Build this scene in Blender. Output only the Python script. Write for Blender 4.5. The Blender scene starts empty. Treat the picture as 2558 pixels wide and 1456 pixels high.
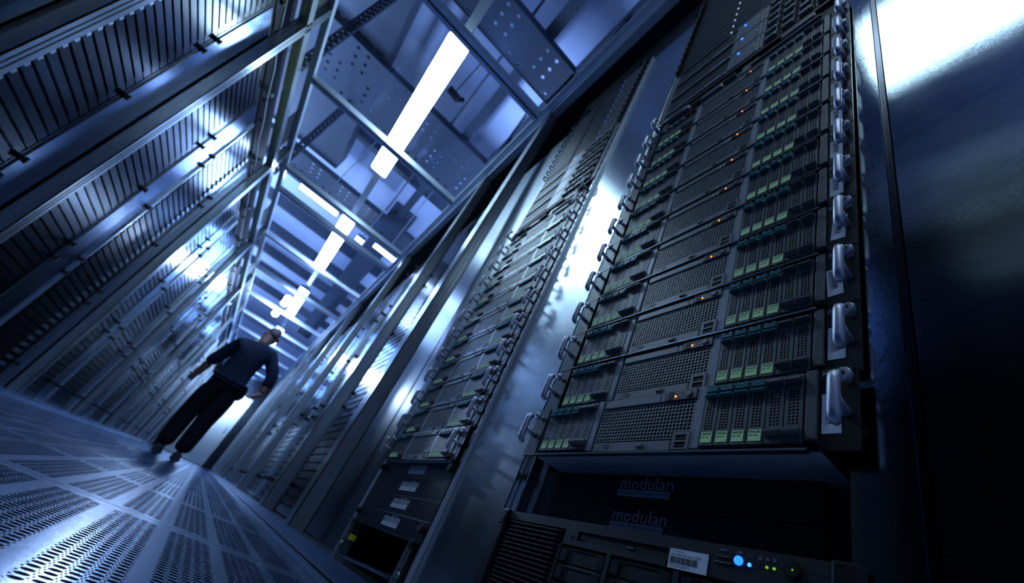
import bpy, math, random
from mathutils import Vector, Matrix
random.seed(7)
scene = bpy.context.scene
COL = scene.collection

# ------------------------------------------------------------------ camera
R = [[0.7186532026014686, -0.5945565543380221, 0.36061070156659414],
     [0.5789580415246798, 0.22435855764019155, -0.7838818940168985],
     [0.3851560210415511, 0.7721176991283851, 0.5054592942543731]]
cam_d = bpy.data.cameras.new('camera')
cam = bpy.data.objects.new('camera', cam_d); COL.objects.link(cam)
right, down, fwd = Vector(R[0]), Vector(R[1]), Vector(R[2])
m = Matrix.Identity(4)
for i in range(3):
    m[i][0] = right[i]; m[i][1] = -down[i]; m[i][2] = -fwd[i]
m[2][3] = 0.111
cam.matrix_world = m
cam_d.sensor_width = 36.0; cam_d.sensor_fit = 'HORIZONTAL'
cam_d.lens = 36.0 * 1073.835 / 2558
cam_d.shift_x = -43.99 / 2558; cam_d.shift_y = 109.68 / 2558
cam_d.clip_start = 0.02; cam_d.clip_end = 100
cam_d.dof.use_dof = True; cam_d.dof.focus_distance = 0.53; cam_d.dof.aperture_fstop = 4.8
scene.camera = cam

# ------------------------------------------------------------------ world and lights
scene.view_settings.view_transform = 'Standard'
scene.view_settings.look = 'None'
scene.view_settings.gamma = 1.0
scene.view_settings.use_curve_mapping = False
scene.view_settings.exposure = 0.0
wd = bpy.data.worlds.new('hall_dark'); scene.world = wd; wd.use_nodes = True
wd.node_tree.nodes['Background'].inputs[0].default_value = (0.05, 0.12, 0.35, 1)
wd.node_tree.nodes['Background'].inputs[1].default_value = 0.05

def area(name, loc, direction, sx, sy, power, color):
    d = bpy.data.lights.new(name, 'AREA'); d.shape = 'RECTANGLE'; d.size = sx; d.size_y = sy
    d.energy = power; d.color = color
    o = bpy.data.objects.new(name, d); COL.objects.link(o); o.location = loc
    o.rotation_euler = Vector(direction).to_track_quat('-Z', 'Y').to_euler()
    return o
LAMP_Z = 2.95
# (y0, y1, surface radiance, colour) of the lamps in the line over the aisle
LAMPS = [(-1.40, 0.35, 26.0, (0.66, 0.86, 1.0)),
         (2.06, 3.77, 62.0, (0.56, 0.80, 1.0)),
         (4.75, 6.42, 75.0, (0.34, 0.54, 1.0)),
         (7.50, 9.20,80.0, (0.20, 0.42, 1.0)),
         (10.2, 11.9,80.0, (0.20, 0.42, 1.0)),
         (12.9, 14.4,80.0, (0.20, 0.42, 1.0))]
# unseen fill lights added on both sides to brighten the hall ceiling
for i, (x, y, p) in enumerate([(-2.6, 4.5, 60), (2.2, 4.0, 130), (-2.6, 8.0, 55), (2.2, 9.0, 55), (-2.6, 13.0, 60), (2.2, 13.5, 60)]):
    area('ceiling_fill', (x, y, 2.95), (0.0, 0, 1), 0.3, 1.6, p * 1.7, (0.33, 0.52, 1.0))

# ------------------------------------------------------------------ materials
def mat(name, col, rough=0.5, metal=0.0, spec=0.5, noise=0.0, nscale=60.0, bump=0.0, bscale=200.0, stretch=(1, 1, 1), emit=None, estr=0.0, rvar=0.0):
    m = bpy.data.materials.new(name); m.use_nodes = True
    nt = m.node_tree; b = nt.nodes['Principled BSDF']
    b.inputs['Base Color'].default_value = (*col, 1); b.inputs['Roughness'].default_value = rough
    b.inputs['Metallic'].default_value = metal; b.inputs['Specular IOR Level'].default_value = spec
    if emit:
        b.inputs['Emission Color'].default_value = (*emit, 1); b.inputs['Emission Strength'].default_value = estr
    if noise or bump or rvar:
        tc = nt.nodes.new('ShaderNodeTexCoord'); mp = nt.nodes.new('ShaderNodeMapping')
        mp.inputs['Scale'].default_value = stretch
        nt.links.new(tc.outputs['Object'], mp.inputs['Vector'])
        if noise or rvar:
            n = nt.nodes.new('ShaderNodeTexNoise'); n.inputs['Scale'].default_value = nscale; n.inputs['Detail'].default_value = 4
            nt.links.new(mp.outputs[0], n.inputs['Vector'])
            if noise:
                mr = nt.nodes.new('ShaderNodeMapRange'); mr.inputs['To Min'].default_value = 1 - noise; mr.inputs['To Max'].default_value = 1 + noise
                mx = nt.nodes.new('ShaderNodeVectorMath'); mx.operation = 'SCALE'; mx.inputs[0].default_value = col
                nt.links.new(n.outputs['Fac'], mr.inputs['Value']); nt.links.new(mr.outputs[0], mx.inputs['Scale'])
                nt.links.new(mx.outputs[0], b.inputs['Base Color'])
            if rvar:
                mr2 = nt.nodes.new('ShaderNodeMapRange'); mr2.inputs['To Min'].default_value = max(0.02, rough - rvar); mr2.inputs['To Max'].default_value = rough + rvar
                nt.links.new(n.outputs['Fac'], mr2.inputs['Value']); nt.links.new(mr2.outputs[0], b.inputs['Roughness'])
        if bump:
            n2 = nt.nodes.new('ShaderNodeTexNoise'); n2.inputs['Scale'].default_value = bscale; n2.inputs['Detail'].default_value = 3
            bp = nt.nodes.new('ShaderNodeBump'); bp.inputs['Strength'].default_value = bump; bp.inputs['Distance'].default_value = 0.001
            nt.links.new(mp.outputs[0], n2.inputs['Vector']); nt.links.new(n2.outputs['Fac'], bp.inputs['Height']); nt.links.new(bp.outputs[0], b.inputs['Normal'])
    return m
M = {}
M['bezel'] = mat('black_bezel_plastic', (0.066, 0.072, 0.080), 0.42, 0.0, 0.5, noise=0.08, nscale=400, bump=0.25, bscale=1500)
M['bezel_light'] = mat('grey_bezel_plastic', (0.135, 0.148, 0.160), 0.40, 0.0, 0.5, bump=0.2, bscale=1500)
M['ear'] = mat('black_ear_steel', (0.010, 0.011, 0.013), 0.38, 0.0, 0.25, bump=0.15, bscale=1500)
M['void'] = mat('black_interior', (0.004, 0.004, 0.006), 0.8)
M['dark'] = mat('matt_black_paint', (0.009, 0.010, 0.013), 0.55, 0.0, 0.25)
M['panel_black'] = mat('black_blanking_steel', (0.012, 0.014, 0.020), 0.36, 0.0, 0.3, bump=0.1, bscale=900)
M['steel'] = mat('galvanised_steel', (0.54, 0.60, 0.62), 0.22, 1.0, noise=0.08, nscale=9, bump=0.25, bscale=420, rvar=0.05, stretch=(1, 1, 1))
M['steel_wide'] = mat('galvanised_steel_near', (0.36, 0.43, 0.44), 0.055, 1.0, noise=0.30, nscale=16, bump=0.045, bscale=900, rvar=0.015, stretch=(1, 1, 2.2))
M['steel_rib'] = mat('zinc_blanking_plate', (0.040, 0.047, 0.056), 0.18, 1.0, noise=0.05, nscale=12, rvar=0.02)
M['steel_left'] = mat('shaded_galvanised_steel', (0.19, 0.26, 0.38), 0.16, 1.0, noise=0.10, nscale=9, bump=0.2, bscale=420, rvar=0.05)  # darker, bluer copy of the galvanised steel; the wall's shade put into the colour
M['alu'] = mat('anodised_aluminium', (0.34, 0.38, 0.40), 0.26, 0.9, noise=0.04, nscale=5)
M['groove'] = mat('dark_gap_profile', (0.035, 0.045, 0.06), 0.22, 1.0)
M['alu_dark'] = mat('dark_anodised_aluminium', (0.16, 0.18, 0.20), 0.40, 1.0)
M['handle'] = mat('satin_cast_handle', (0.42, 0.44, 0.54), 0.36, 0.55, bump=0.15, bscale=1800)
M['paint_grey'] = mat('light_grey_rail_paint', (0.34, 0.39, 0.46), 0.35, 0.3)
M['steel_dark'] = mat('dark_grey_sheet_steel', (0.10, 0.125, 0.15), 0.30, 1.0, noise=0.08, nscale=6)
M['bar'] = mat('sheen_tone_bar_plastic', (0.26, 0.29, 0.33), 0.36)  # bezel bars coloured lighter to stand in for their specular sheen
M['alu_white'] = mat('pale_coated_aluminium', (0.50, 0.56, 0.62), 0.34, 0.5)
M['tower'] = mat('charcoal_server_plastic', (0.020, 0.023, 0.027), 0.45, 0.0, 0.3, bump=0.15, bscale=1500)
M['teal'] = mat('teal_latch_plastic', (0.0, 0.12, 0.14), 0.38)
M['label'] = mat('green_label_paper', (0.66, 1.0, 0.46), 0.6, 0.0, 0.2)
M['ink'] = mat('black_ink', (0.01, 0.012, 0.015), 0.6)
M['sticker'] = mat('white_sticker_paper', (0.62, 0.68, 0.80), 0.5)
M['print_grey'] = mat('grey_print', (0.30, 0.36, 0.46), 0.5)
M['print_dim'] = mat('dim_grey_print', (0.10, 0.11, 0.13), 0.5)
M['floor'] = mat('painted_floor_tile', (0.09, 0.145, 0.27), 0.19, 0.7, noise=0.15, nscale=90, bump=0.12, bscale=700, rvar=0.05)
M['plinth'] = mat('pressed_steel_plinth', (0.36, 0.42, 0.52), 0.17, 1.0, noise=0.05, nscale=8)
M['concrete'] = mat('painted_concrete_ceiling', (0.62, 0.70, 0.90), 0.8, noise=0.12, nscale=2.5)
M['beam'] = mat('dark_grey_steel_beam', (0.045, 0.06, 0.085), 0.6, noise=0.1, nscale=5)
M['duct'] = mat('grey_duct_sheet', (0.07, 0.085, 0.11), 0.5, 0.3, noise=0.1, nscale=4)
M['pipe'] = mat('grey_paint_pipe', (0.36, 0.40, 0.42), 0.5)
M['tube'] = mat('glowing_diffuser', (0.8, 0.8, 0.8), 0.5, emit=(0.6, 0.75, 1.0), estr=3.0)
M['cloth'] = mat('navy_work_cloth', (0.004, 0.008, 0.020), 0.9, 0.0, 0.15, noise=0.3, nscale=14, bump=0.6, bscale=60)
M['trouser'] = mat('black_work_trousers', (0.003, 0.004, 0.007), 0.9, 0.0, 0.1, noise=0.2, nscale=20)
M['skin'] = mat('skin', (0.16, 0.075, 0.05), 0.55)
M['hair'] = mat('brown_hair', (0.05, 0.03, 0.03), 0.7, bump=0.6, bscale=300)
M['lime'] = mat('lime_collar', (0.35, 0.50, 0.06), 0.7)
M['yellow'] = mat('yellow_plastic', (0.45, 0.42, 0.0), 0.5)
M['shoe'] = mat('black_shoe_leather', (0.008, 0.008, 0.011), 0.4)
M['pcb'] = mat('green_circuit_board', (0.0, 0.14, 0.07), 0.5)
def led(name, c, s):
    return mat(name, (0.02, 0.02, 0.02), 0.4, emit=c, estr=s)
M['led_orange'] = led('orange_led', (1.0, 0.16, 0.01), 5)
M['led_red'] = led('red_led', (1.0, 0.03, 0.0), 3)
M['led_blue'] = led('blue_led', (0.02, 0.12, 1.0), 6)
M['led_uid'] = led('bright_blue_led', (0.01, 0.12, 1.0), 3.5)
M['led_green'] = led('green_led', (0.25, 0.6, 0.01), 0.9)
M['led_white'] = led('pale_led', (0.45, 0.6, 1.0), 0.8)
# clear roof glass: tinted transmission with Fresnel reflection
g = bpy.data.materials.new('clear_roof_glass'); g.use_nodes = True; nt = g.node_tree; nt.nodes.clear()
o_ = nt.nodes.new('ShaderNodeOutputMaterial'); mx = nt.nodes.new('ShaderNodeMixShader'); tr = nt.nodes.new('ShaderNodeBsdfTransparent')
gl = nt.nodes.new('ShaderNodeBsdfGlossy'); lw = nt.nodes.new('ShaderNodeLayerWeight'); lw.inputs['Blend'].default_value = 0.5
pw_ = nt.nodes.new('ShaderNodeMath'); pw_.operation = 'POWER'; pw_.inputs[1].default_value = 5.0
fr = nt.nodes.new('ShaderNodeMapRange'); fr.inputs['To Min'].default_value = 0.03; fr.inputs['To Max'].default_value = 0.7
nt.links.new(lw.outputs['Facing'], pw_.inputs[0]); nt.links.new(pw_.outputs[0], fr.inputs['Value'])
tr.inputs[0].default_value = (0.93, 0.96, 1, 1); gl.inputs['Roughness'].default_value = 0.02
nt.links.new(fr.outputs[0], mx.inputs[0]); nt.links.new(tr.outputs[0], mx.inputs[1]); nt.links.new(gl.outputs[0], mx.inputs[2]); nt.links.new(mx.outputs[0], o_.inputs[0])
M['glass'] = g
def emitter(name, col, strength):
    m_ = bpy.data.materials.new(name); m_.use_nodes = True; n = m_.node_tree; n.nodes.clear()
    o1 = n.nodes.new('ShaderNodeOutputMaterial'); e = n.nodes.new('ShaderNodeEmission')
    e.inputs[0].default_value = (*col, 1); e.inputs[1].default_value = strength
    n.links.new(e.outputs[0], o1.inputs[0]); return m_

# ------------------------------------------------------------------ mesh building
class MB:
    def __init__(s): s.v = []; s.f = []; s.mi = []; s.mats = []; s.sm = []
    def m(s, key):
        mm = M[key] if isinstance(key, str) else key
        if mm not in s.mats: s.mats.append(mm)
        return s.mats.index(mm)
    def face(s, pts, k, smooth=False):
        b = len(s.v); s.v += [tuple(p) for p in pts]; s.f.append(tuple(range(b, b + len(pts)))); s.mi.append(s.m(k)); s.sm.append(smooth)
    def box(s, x0, x1, y0, y1, z0, z1, k):
        b = len(s.v); mi = s.m(k)
        s.v += [(x0, y0, z0), (x1, y0, z0), (x1, y1, z0), (x0, y1, z0), (x0, y0, z1), (x1, y0, z1), (x1, y1, z1), (x0, y1, z1)]
        for q in ((0, 3, 2, 1), (4, 5, 6, 7), (0, 1, 5, 4), (1, 2, 6, 5), (2, 3, 7, 6), (3, 0, 4, 7)):
            s.f.append(tuple(b + i for i in q)); s.mi.append(mi); s.sm.append(False)
        return s
    def bbox(s, x0, x1, y0, y1, z0, z1, k, c):
        # box whose front face (towards -x) is chamfered by c
        b = len(s.v); mi = s.m(k)
        s.v += [(x1, y0, z0), (x1, y1, z0), (x1, y1, z1), (x1, y0, z1),
                (x0 + c, y0, z0), (x0 + c, y1, z0), (x0 + c, y1, z1), (x0 + c, y0, z1),
                (x0, y0 + c, z0 + c), (x0, y1 - c, z0 + c), (x0, y1 - c, z1 - c), (x0, y0 + c, z1 - c)]
        for q in ((0, 1, 2, 3), (8, 11, 10, 9), (0, 4, 5, 1), (1, 5, 6, 2), (2, 6, 7, 3), (3, 7, 4, 0),
                  (4, 8, 9, 5), (5, 9, 10, 6), (6, 10, 11, 7), (7, 11, 8, 4)):
            s.f.append(tuple(b + i for i in q)); s.mi.append(mi); s.sm.append(False)
        return s
    def tube(s, path, r, k, n=10, caps=True):
        mi = s.m(k); P = [Vector(p) for p in path]; rings = []; b = len(s.v)
        rr = r if isinstance(r, (list, tuple)) else [r] * len(P)
        t0 = (P[1] - P[0]).normalized(); up = Vector((0, 0, 1)) if abs(t0.z) < 0.9 else Vector((0, 1, 0))
        nx = t0.cross(up).normalized()
        for i, p in enumerate(P):
            t = ((P[i + 1] - p).normalized() if i + 1 < len(P) else Vector()) + ((p - P[i - 1]).normalized() if i else Vector()); t.normalize()
            nx = (nx - t * nx.dot(t)).normalized(); ny = t.cross(nx)
            for j in range(n):
                a = 2 * math.pi * j / n; s.v.append(tuple(p + (nx * math.cos(a) + ny * math.sin(a)) * rr[i]))
        for i in range(len(P) - 1):
            for j in range(n):
                s.f.append((b + i * n + j, b + i * n + (j + 1) % n, b + (i + 1) * n + (j + 1) % n, b + (i + 1) * n + j)); s.mi.append(mi); s.sm.append(True)
        if caps:
            s.f.append(tuple(b + j for j in reversed(range(n)))); s.mi.append(mi); s.sm.append(False)
            e = b + (len(P) - 1) * n; s.f.append(tuple(e + j for j in range(n))); s.mi.append(mi); s.sm.append(False)
        return s
    def holes(s, a0, a1, b0, b1, cells, r, thick, k, plane='yz', at=0.0, n=8, rb=None, inner=None):
        # plate a0..a1 x b0..b1 with a hole in each (ca, cb, half_a, half_b) cell; front at `at`, walls go `thick` back
        mi = s.m(k); mw = s.m(inner) if inner else mi; rb = rb or r
        def V(a, b_, d):
            if plane == 'yz': return (at + d, a, b_)
            return (a, b_, at - d)
        for ca, cb, ha, hb in cells:
            b = len(s.v)
            for j in range(n):
                t = 2 * math.pi * j / n; cx, sx = math.cos(t), math.sin(t)
                q = 1 / max(abs(cx), abs(sx)); s.v.append(V(ca + ha * cx * q, cb + hb * sx * q, 0))
            for d in (0, thick):
                for j in range(n):
                    t = 2 * math.pi * j / n; s.v.append(V(ca + r * math.cos(t), cb + rb * math.sin(t), d))
            for j in range(n):
                jj = (j + 1) % n
                q1 = (b + j, b + jj, b + n + jj, b + n + j); q2 = (b + n + j, b + n + jj, b + 2 * n + jj, b + 2 * n + j)
                s.f.append(q1[::-1] if plane == 'yz' else q1); s.mi.append(mi); s.sm.append(False)
                s.f.append(q2[::-1] if plane == 'yz' else q2); s.mi.append(mw); s.sm.append(False)
        return s
    def rect(s, a0, a1, b0, b1, k, plane='yz', at=0.0):
        if plane == 'yz': s.face([(at, a0, b0), (at, a0, b1), (at, a1, b1), (at, a1, b0)], k)
        else: s.face([(a0, b0, at), (a1, b0, at), (a1, b1, at), (a0, b1, at)], k)
        return s
    def merge(s, me_data, k, mtx):
        vs, fs = me_data; b = len(s.v); mi = s.m(k)
        s.v += [tuple(mtx @ Vector(v)) for v in vs]
        for f in fs: s.f.append(tuple(b + i for i in f)); s.mi.append(mi); s.sm.append(False)
        return s
    def mesh(s, name):
        me = bpy.data.meshes.new(name); me.from_pydata(s.v, [], s.f)
        for mm in s.mats: me.materials.append(mm)
        me.polygons.foreach_set('material_index', s.mi); me.polygons.foreach_set('use_smooth', s.sm)
        me.update(); return me
    def put(s, name, parent=None, loc=(0, 0, 0)):
        return put(name, s.mesh(name), parent, loc)
def put(name, me, parent=None, loc=(0, 0, 0)):
    o = bpy.data.objects.new(name, me); COL.objects.link(o); o.location = loc
    if parent: o.parent = parent
    return o
def tag(o, label=None, cat=None, group=None, kind=None):
    if label: o['label'] = label
    if cat: o['category'] = cat
    if group: o['group'] = group
    if kind: o['kind'] = kind
    return o
def thing(name, label, cat, loc=(0, 0, 0), group=None, kind=None):
    o = bpy.data.objects.new(name, None); COL.objects.link(o); o.location = loc; o.empty_display_size = 0.05
    return tag(o, label, cat, group, kind)
def copy_tree(o, parent=None):
    c = o.copy(); COL.objects.link(c)
    if parent: c.parent = parent
    for ch in KIDS.get(o.name, []): copy_tree(ch, c)
    return c
KIDS = {}
def index_kids():
    KIDS.clear()
    for o in bpy.data.objects:
        if o.parent: KIDS.setdefault(o.parent.name, []).append(o)
_tc = {}
def text(s_, size=1.0, bold=0.0):
    key = (s_, size, bold)
    if key in _tc: return _tc[key]
    cu = bpy.data.curves.new('t', 'FONT'); cu.body = s_; cu.size = size; cu.resolution_u = 2; cu.offset = bold
    ob = bpy.data.objects.new('t', cu); COL.objects.link(ob)
    dg = bpy.context.evaluated_depsgraph_get(); dg.update()
    me = bpy.data.meshes.new_from_object(ob.evaluated_get(dg))
    d = ([tuple(v.co) for v in me.vertices], [tuple(p.vertices) for p in me.polygons])
    bpy.data.objects.remove(ob); bpy.data.curves.remove(cu); bpy.data.meshes.remove(me)
    _tc[key] = d; return d
def text_to(mb, s_, y_left, z_base, width, height, k, x, rot=0, bold=0.0):
    # text on a face looking towards -x, reading from far (+y) to near (-y); rot=90 turns it counter-clockwise
    vs, fs = text(s_, 1.0, bold)
    if not vs: return
    x0 = min(v[0] for v in vs); x1 = max(v[0] for v in vs); y0 = min(v[1] for v in vs); y1 = max(v[1] for v in vs)
    sx = width / (x1 - x0); sy = height / (y1 - y0)
    out = []
    for v in vs:
        a = (v[0] - x0) * sx; b = (v[1] - y0) * sy
        if rot == 90: a, b = -b, a
        elif rot == -90: a, b = b, -a
        out.append((x, y_left - a, z_base + b))
    mb.merge((out, fs), k, Matrix.Identity(4))
U = 0.04445

# ------------------------------------------------------------------ THE SETTING
XR, XL = 0.43, -1.13
# sub-floor and floor tiles
fl = MB().box(-1.6, 1.3, -2.2, 16.2, -0.48, -0.42, 'void').put('floor'); tag(fl, kind='structure')
def tile_mesh(n_side):
    mb = MB(); W_ = 0.597; bw, by0, by1 = 0.0660, 0.030, 0.570
    cw = bw / 5; ch = 0.0145; rows = 36
    for side in (0,):
        prev = 0.0
        for bI in range(7):
            cx = W_ / 2 + (bI - 3) * 0.0857; x0, x1 = cx - bw / 2, cx + bw / 2
            mb.rect(prev, x0, 0, W_, 'floor', 'xy'); prev = x1
            mb.rect(x0, x1, 0, by0, 'floor', 'xy'); mb.rect(x0, x1, by0 + (rows + 1) * ch, W_, 'floor', 'xy')
            cells = []
            for c in range(5):
                off = ((0.5 * c) % 1.0) * ch; cc = x0 + (c + .5) * cw
                if off: mb.rect(x0 + c * cw, x0 + (c + 1) * cw, by0, by0 + off, 'floor', 'xy')
                mb.rect(x0 + c * cw, x0 + (c + 1) * cw, by0 + rows * ch + off, by0 + (rows + 1) * ch, 'floor', 'xy')
                for r_ in range(rows): cells.append((cc, by0 + off + (r_ + .5) * ch, cw / 2, ch / 2))
            mb.holes(0, 0, 0, 0, cells, 0.0055, 0.0012 if n_side > 8 else 0.0006, 'floor', 'xy', 0.0, n_side, rb=0.0049)
        mb.rect(prev, W_, 0, W_, 'floor', 'xy')
    t = 0.03
    for q in (((0, 0), (W_, 0)), ((W_, 0), (W_, W_)), ((W_, W_), (0, W_)), ((0, W_), (0, 0))):
        (ax, ay), (bx, by) = q; mb.face([(ax, ay, 0), (ax, ay, -t), (bx, by, -t), (bx, by, 0)], 'floor')
    return mb.mesh('floor_tile')
near_tile = tile_mesh(12); far_tile = tile_mesh(8)
TX = [-0.317, -0.917]; ty = -0.751 - 0.6
row = 0
while ty < 15.2:
    for x in TX: put('floor_tile', near_tile if ty < 1.2 else far_tile, fl, (x, ty, 0))
    ty += 0.6
for (x0, x1) in ((0.2815, 0.3205), (-1.06, -0.9185)):
    MB().box(x0, x1, -2.1, 15.2, -0.03, 0, 'floor').put('edge_strip', fl)
# plinths along the rack feet
pl = thing('trim_1', None, None, kind='structure')
MB().box(0.322, 0.338, -2.1, 15.2, 0, 0.012, 'plinth').put('kick_strip', pl)
MB().box(0.344, 0.400, -2.1, 15.2, 0.0, 0.049, 'plinth').put('plinth_rail', pl)
MB().box(0.403, 0.600, -2.1, 15.2, 0.0, 0.040, 'alu_dark').put('plinth_ledge', pl)
pl2 = thing('trim_2', None, None, kind='structure')
MB().box(-1.12, -1.062, -2.1, 15.2, 0.0, 0.034, 'plinth').put('plinth_rail', pl2)
MB().box(-1.3, -1.123, -2.1, 15.2, 0.0, 0.030, 'alu_dark').put('plinth_ledge', pl2)
# hall shell above the aisle
ce = MB().box(-6, 6, -3, 18, 4.75, 4.85, 'concrete').put('ceiling'); tag(ce, kind='structure')
for nm, b in (('wall_left', (-6.1, -6, -3, 18, -0.4, 4.85)), ('wall_right', (6, 6.1, -3, 18, -0.4, 4.85)), ('wall_back', (-6, 6, -3.1, -3, -0.4, 4.85)), ('wall_front', (-6, 6, 18, 18.1, -0.4, 4.85))):
    tag(MB().box(*b, 'concrete').put(nm), kind='structure')
# end wall of the aisle with its door
ew = thing('wall_end', None, None, kind='structure', loc=(0, 15.3, 0))
MB().box(-1.3, 0.6, 0, 0.06, 0, 2.7, 'steel_rib').put('end_panel', ew)
dr = thing('door_1', None, None, kind='structure', loc=(0, 15.25, 0))
MB().box(-0.85, 0.15, 0, 0.04, 0.02, 2.1, 'steel').put('door_leaf', dr)
MB().tube([(0.05, -0.03, 0.95), (0.05, -0.03, 1.15)], 0.012, 'alu').put('door_handle', dr)
# ceiling structure of the hall, each beam and duct a thing of its own
def beam(x0, x1, y0, y1, z0, z1, k, name, label, cat, group=None):
    return tag(MB().box(x0, x1, y0, y1, z0, z1, k).put(name), label, cat, group)
def perforated_tray(name, label, x0, x1, y0, y1, z, pitch=0.12, r=0.018, group=None):
    t = thing(name, label, 'cable tray', group=group)
    mb = MB(); nx = max(1, round((x1 - x0) / pitch)); ny = max(1, round((y1 - y0) / pitch)); hx = (x1 - x0) / nx / 2; hy = (y1 - y0) / ny / 2
    cells = []
    for i in range(nx):
        for j in range(ny):
            cx, cy = x0 + (2 * i + 1) * hx, y0 + (2 * j + 1) * hy
            if (i // 2 + j // 3) % 2: cells.append((cx, cy, hx, hy))
            else: mb.rect(cx - hx, cx + hx, cy - hy, cy + hy, 'beam', 'xy', z)
    mb.holes(0, 0, 0, 0, cells, r, 0.003, 'beam', 'xy', z, 8)
    mb.put('tray_bed', t)
    for a, b in ((y0 - 0.01, y0), (y1, y1 + 0.01)): MB().box(x0, x1, a, b, z - 0.01, z + 0.08, 'beam').put('tray_side', t)
    return t
perforated_tray('cable_tray', 'perforated dark cable tray crossing over the roof glass above the second lamp gap', -2.6, 2.0, 3.90, 4.75, 4.20)
perforated_tray('cable_tray', 'perforated dark cable tray crossing nearest the camera above the first pane', -2.6, 2.0, 2.30, 2.72, 4.20)
perforated_tray('cable_tray', 'perforated dark cable tray crossing over the far roof panes', -2.6, 2.0, 6.25, 6.70, 4.20)
beam(-2.6, -1.06, 1.0, 6.2, 4.31, 4.6, 'duct', 'air_duct', 'wide dark sheet-metal duct along the left of the hall ceiling', 'duct')
beam(0.00, 0.11, 1.6, 6.2, 4.30, 4.50, 'beam', 'roof_beam', 'dark steel beam running lengthwise right of the nearest lamp', 'beam')
beam(-0.17, -0.145, 1.6, 6.2, 4.30, 4.33, 'beam', 'conduit_pipe', 'thin dark conduit running lengthwise beside the nearest lamp', 'pipe')
beam(0.42, 0.56, 1.0, 3.9, 4.2, 4.4, 'beam', 'roof_beam', 'dark steel beam running lengthwise over the right-hand racks', 'beam')
for i, y in enumerate((5.5, 7.5, 8.7, 9.9, 11.1, 12.3, 13.5)):
    beam(-6, 6, y, y + 0.10, 4.55, 4.75, 'beam', 'cross_beam', 'slim grey cross beam on the hall ceiling beyond the nearest lamp', 'beam', 'cross beams of the hall ceiling')
beam(-0.12, 0.28, 6.2, 15, 4.45, 4.6, 'duct', 'air_duct', 'narrow grey duct along the hall ceiling over the far panes', 'duct')
for (x, y, z0, z1, lb) in ((-1.20, 3.13, 2.76, 4.30, 'slotted hanger strut left of the nearest lamp, above the first left roof corner'), (-1.20, 4.70, 2.76, 4.30, 'slotted hanger strut on the left over the second roof bar'),
                       (0.44, 3.35, 2.80, 4.74, 'slotted hanger strut on the right beyond the nearest roof bar'), (0.44, 1.66, 2.80, 4.195, 'slotted hanger strut on the right nearest the camera')):
    n_ = int((z1 - z0) / 0.07); t = thing('hanger_strut', lb, 'strut', (x, y, z1 - n_ * 0.07), 'slotted hanger struts')
    mb = MB()
    for side_ in (0.0, 0.035):
        b0 = len(mb.v)
        mb.holes(0, 0, 0, 0, [(0.0, (i + .5) * 0.07, 0.035, 0.035) for i in range(n_)], 0.020, 0.002, 'beam', 'yz', 0.0, 10)
        for i in range(b0, len(mb.v)): a_, b_, c_ = mb.v[i]; mb.v[i] = (b_, side_ + a_, c_)
    mb.put('slotted_face', t)
    for xx in (-0.037, 0.035): MB().box(xx, xx + 0.002, 0, 0.037, 0, n_ * 0.07, 'beam').put('side_flange', t)
# sprinkler / camera silhouette beside the lamp
t = thing('ceiling_camera', 'small dark camera hanging beside the nearest lamp over the roof glass', 'camera', (-0.26, 2.92, 3.55))
MB().tube([(0, 0, 0.65), (0, 0, 0)], 0.006, 'beam', 6).put('drop_rod', t)
MB().tube([(-0.06, 0, 0), (0.06, 0.02, 0.0)], 0.035, 'dark', 10).put('camera_body', t)
MB().tube([(0.05, 0.02, 0.0), (0.10, 0.0, 0.03)], 0.022, 'dark', 8).put('camera_lens', t)

# ------------------------------------------------------------------ AISLE ENCLOSURE (aluminium frame with glass roof)
enc = thing('aisle_enclosure', 'aluminium profile frame with glass roof panes enclosing the aisle', 'enclosure')
def profile_y(x0, x1, z0, z1, y0, y1, name, k='alu'):
    # extruded profile along y with two grooves on its underside/inner face
    mb = MB(); w = (x1 - x0)
    mb.box(x0, x1, y0, y1, z0 + 0.004, z1, k)
    for a, b in ((0.0, 0.26), (0.38, 0.62), (0.74, 1.0)): mb.box(x0 + w * a, x0 + w * b, y0, y1, z0, z0 + 0.004, k)
    return mb.put(name, enc)
def post(x0, x1, y0, y1, z0, z1, k='alu'):
    mb = MB(); w = x1 - x0; d = y1 - y0; g_ = 0.004
    mb.box(x0 + g_, x1 - g_, y0 + g_, y1 - g_, z0, z1, k)
    for a, b in ((0.0, 0.3), (0.42, 0.58), (0.70, 1.0)):
        mb.box(x0 + w * a, x0 + w * b, y0, y0 + g_, z0, z1, k)
        mb.box(x0, x0 + g_, y0 + d * a, y0 + d * b, z0, z1, k); mb.box(x1 - g_, x1, y0 + d * a, y0 + d * b, z0, z1, k)
    return mb.put('post', enc)
for y in (1.69, 2.48, 4.08, 5.83, 7.6, 9.4, 11.2, 13.0): post(0.33, 0.39, y, y + 0.085, 0.049, 2.66)
for y in (0.70, 1.64, 2.41, 4.05, 5.80, 7.6, 9.4, 11.2, 13.0): post(-1.12, -1.06, y, y + 0.07, 0.034, 2.70)
profile_y(0.29, 0.345, 2.70, 2.745, -2, 15.2, 'roof_rail', 'alu_white'); profile_y(0.33, 0.375, 2.62, 2.66, -2, 15.2, 'side_rail', 'alu_white'); MB().box(0.376, 0.600, -2, 15.2, 2.655, 2.66, 'dark').put('blackout_sheet', enc)  # dark sheet added past the side rail to black out the hall behind
profile_y(-1.105, -1.06, 2.70, 2.745, -2, 15.2, 'roof_rail', 'alu_white'); profile_y(-1.12, -1.06, 2.43, 2.49, -2, 15.2, 'side_rail')
BARS = [-0.9, 0.55, 1.84, 3.07, 4.34, 4.79, 5.97, 7.16, 8.40, 9.65, 10.9, 12.15, 13.4, 14.65]
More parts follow.
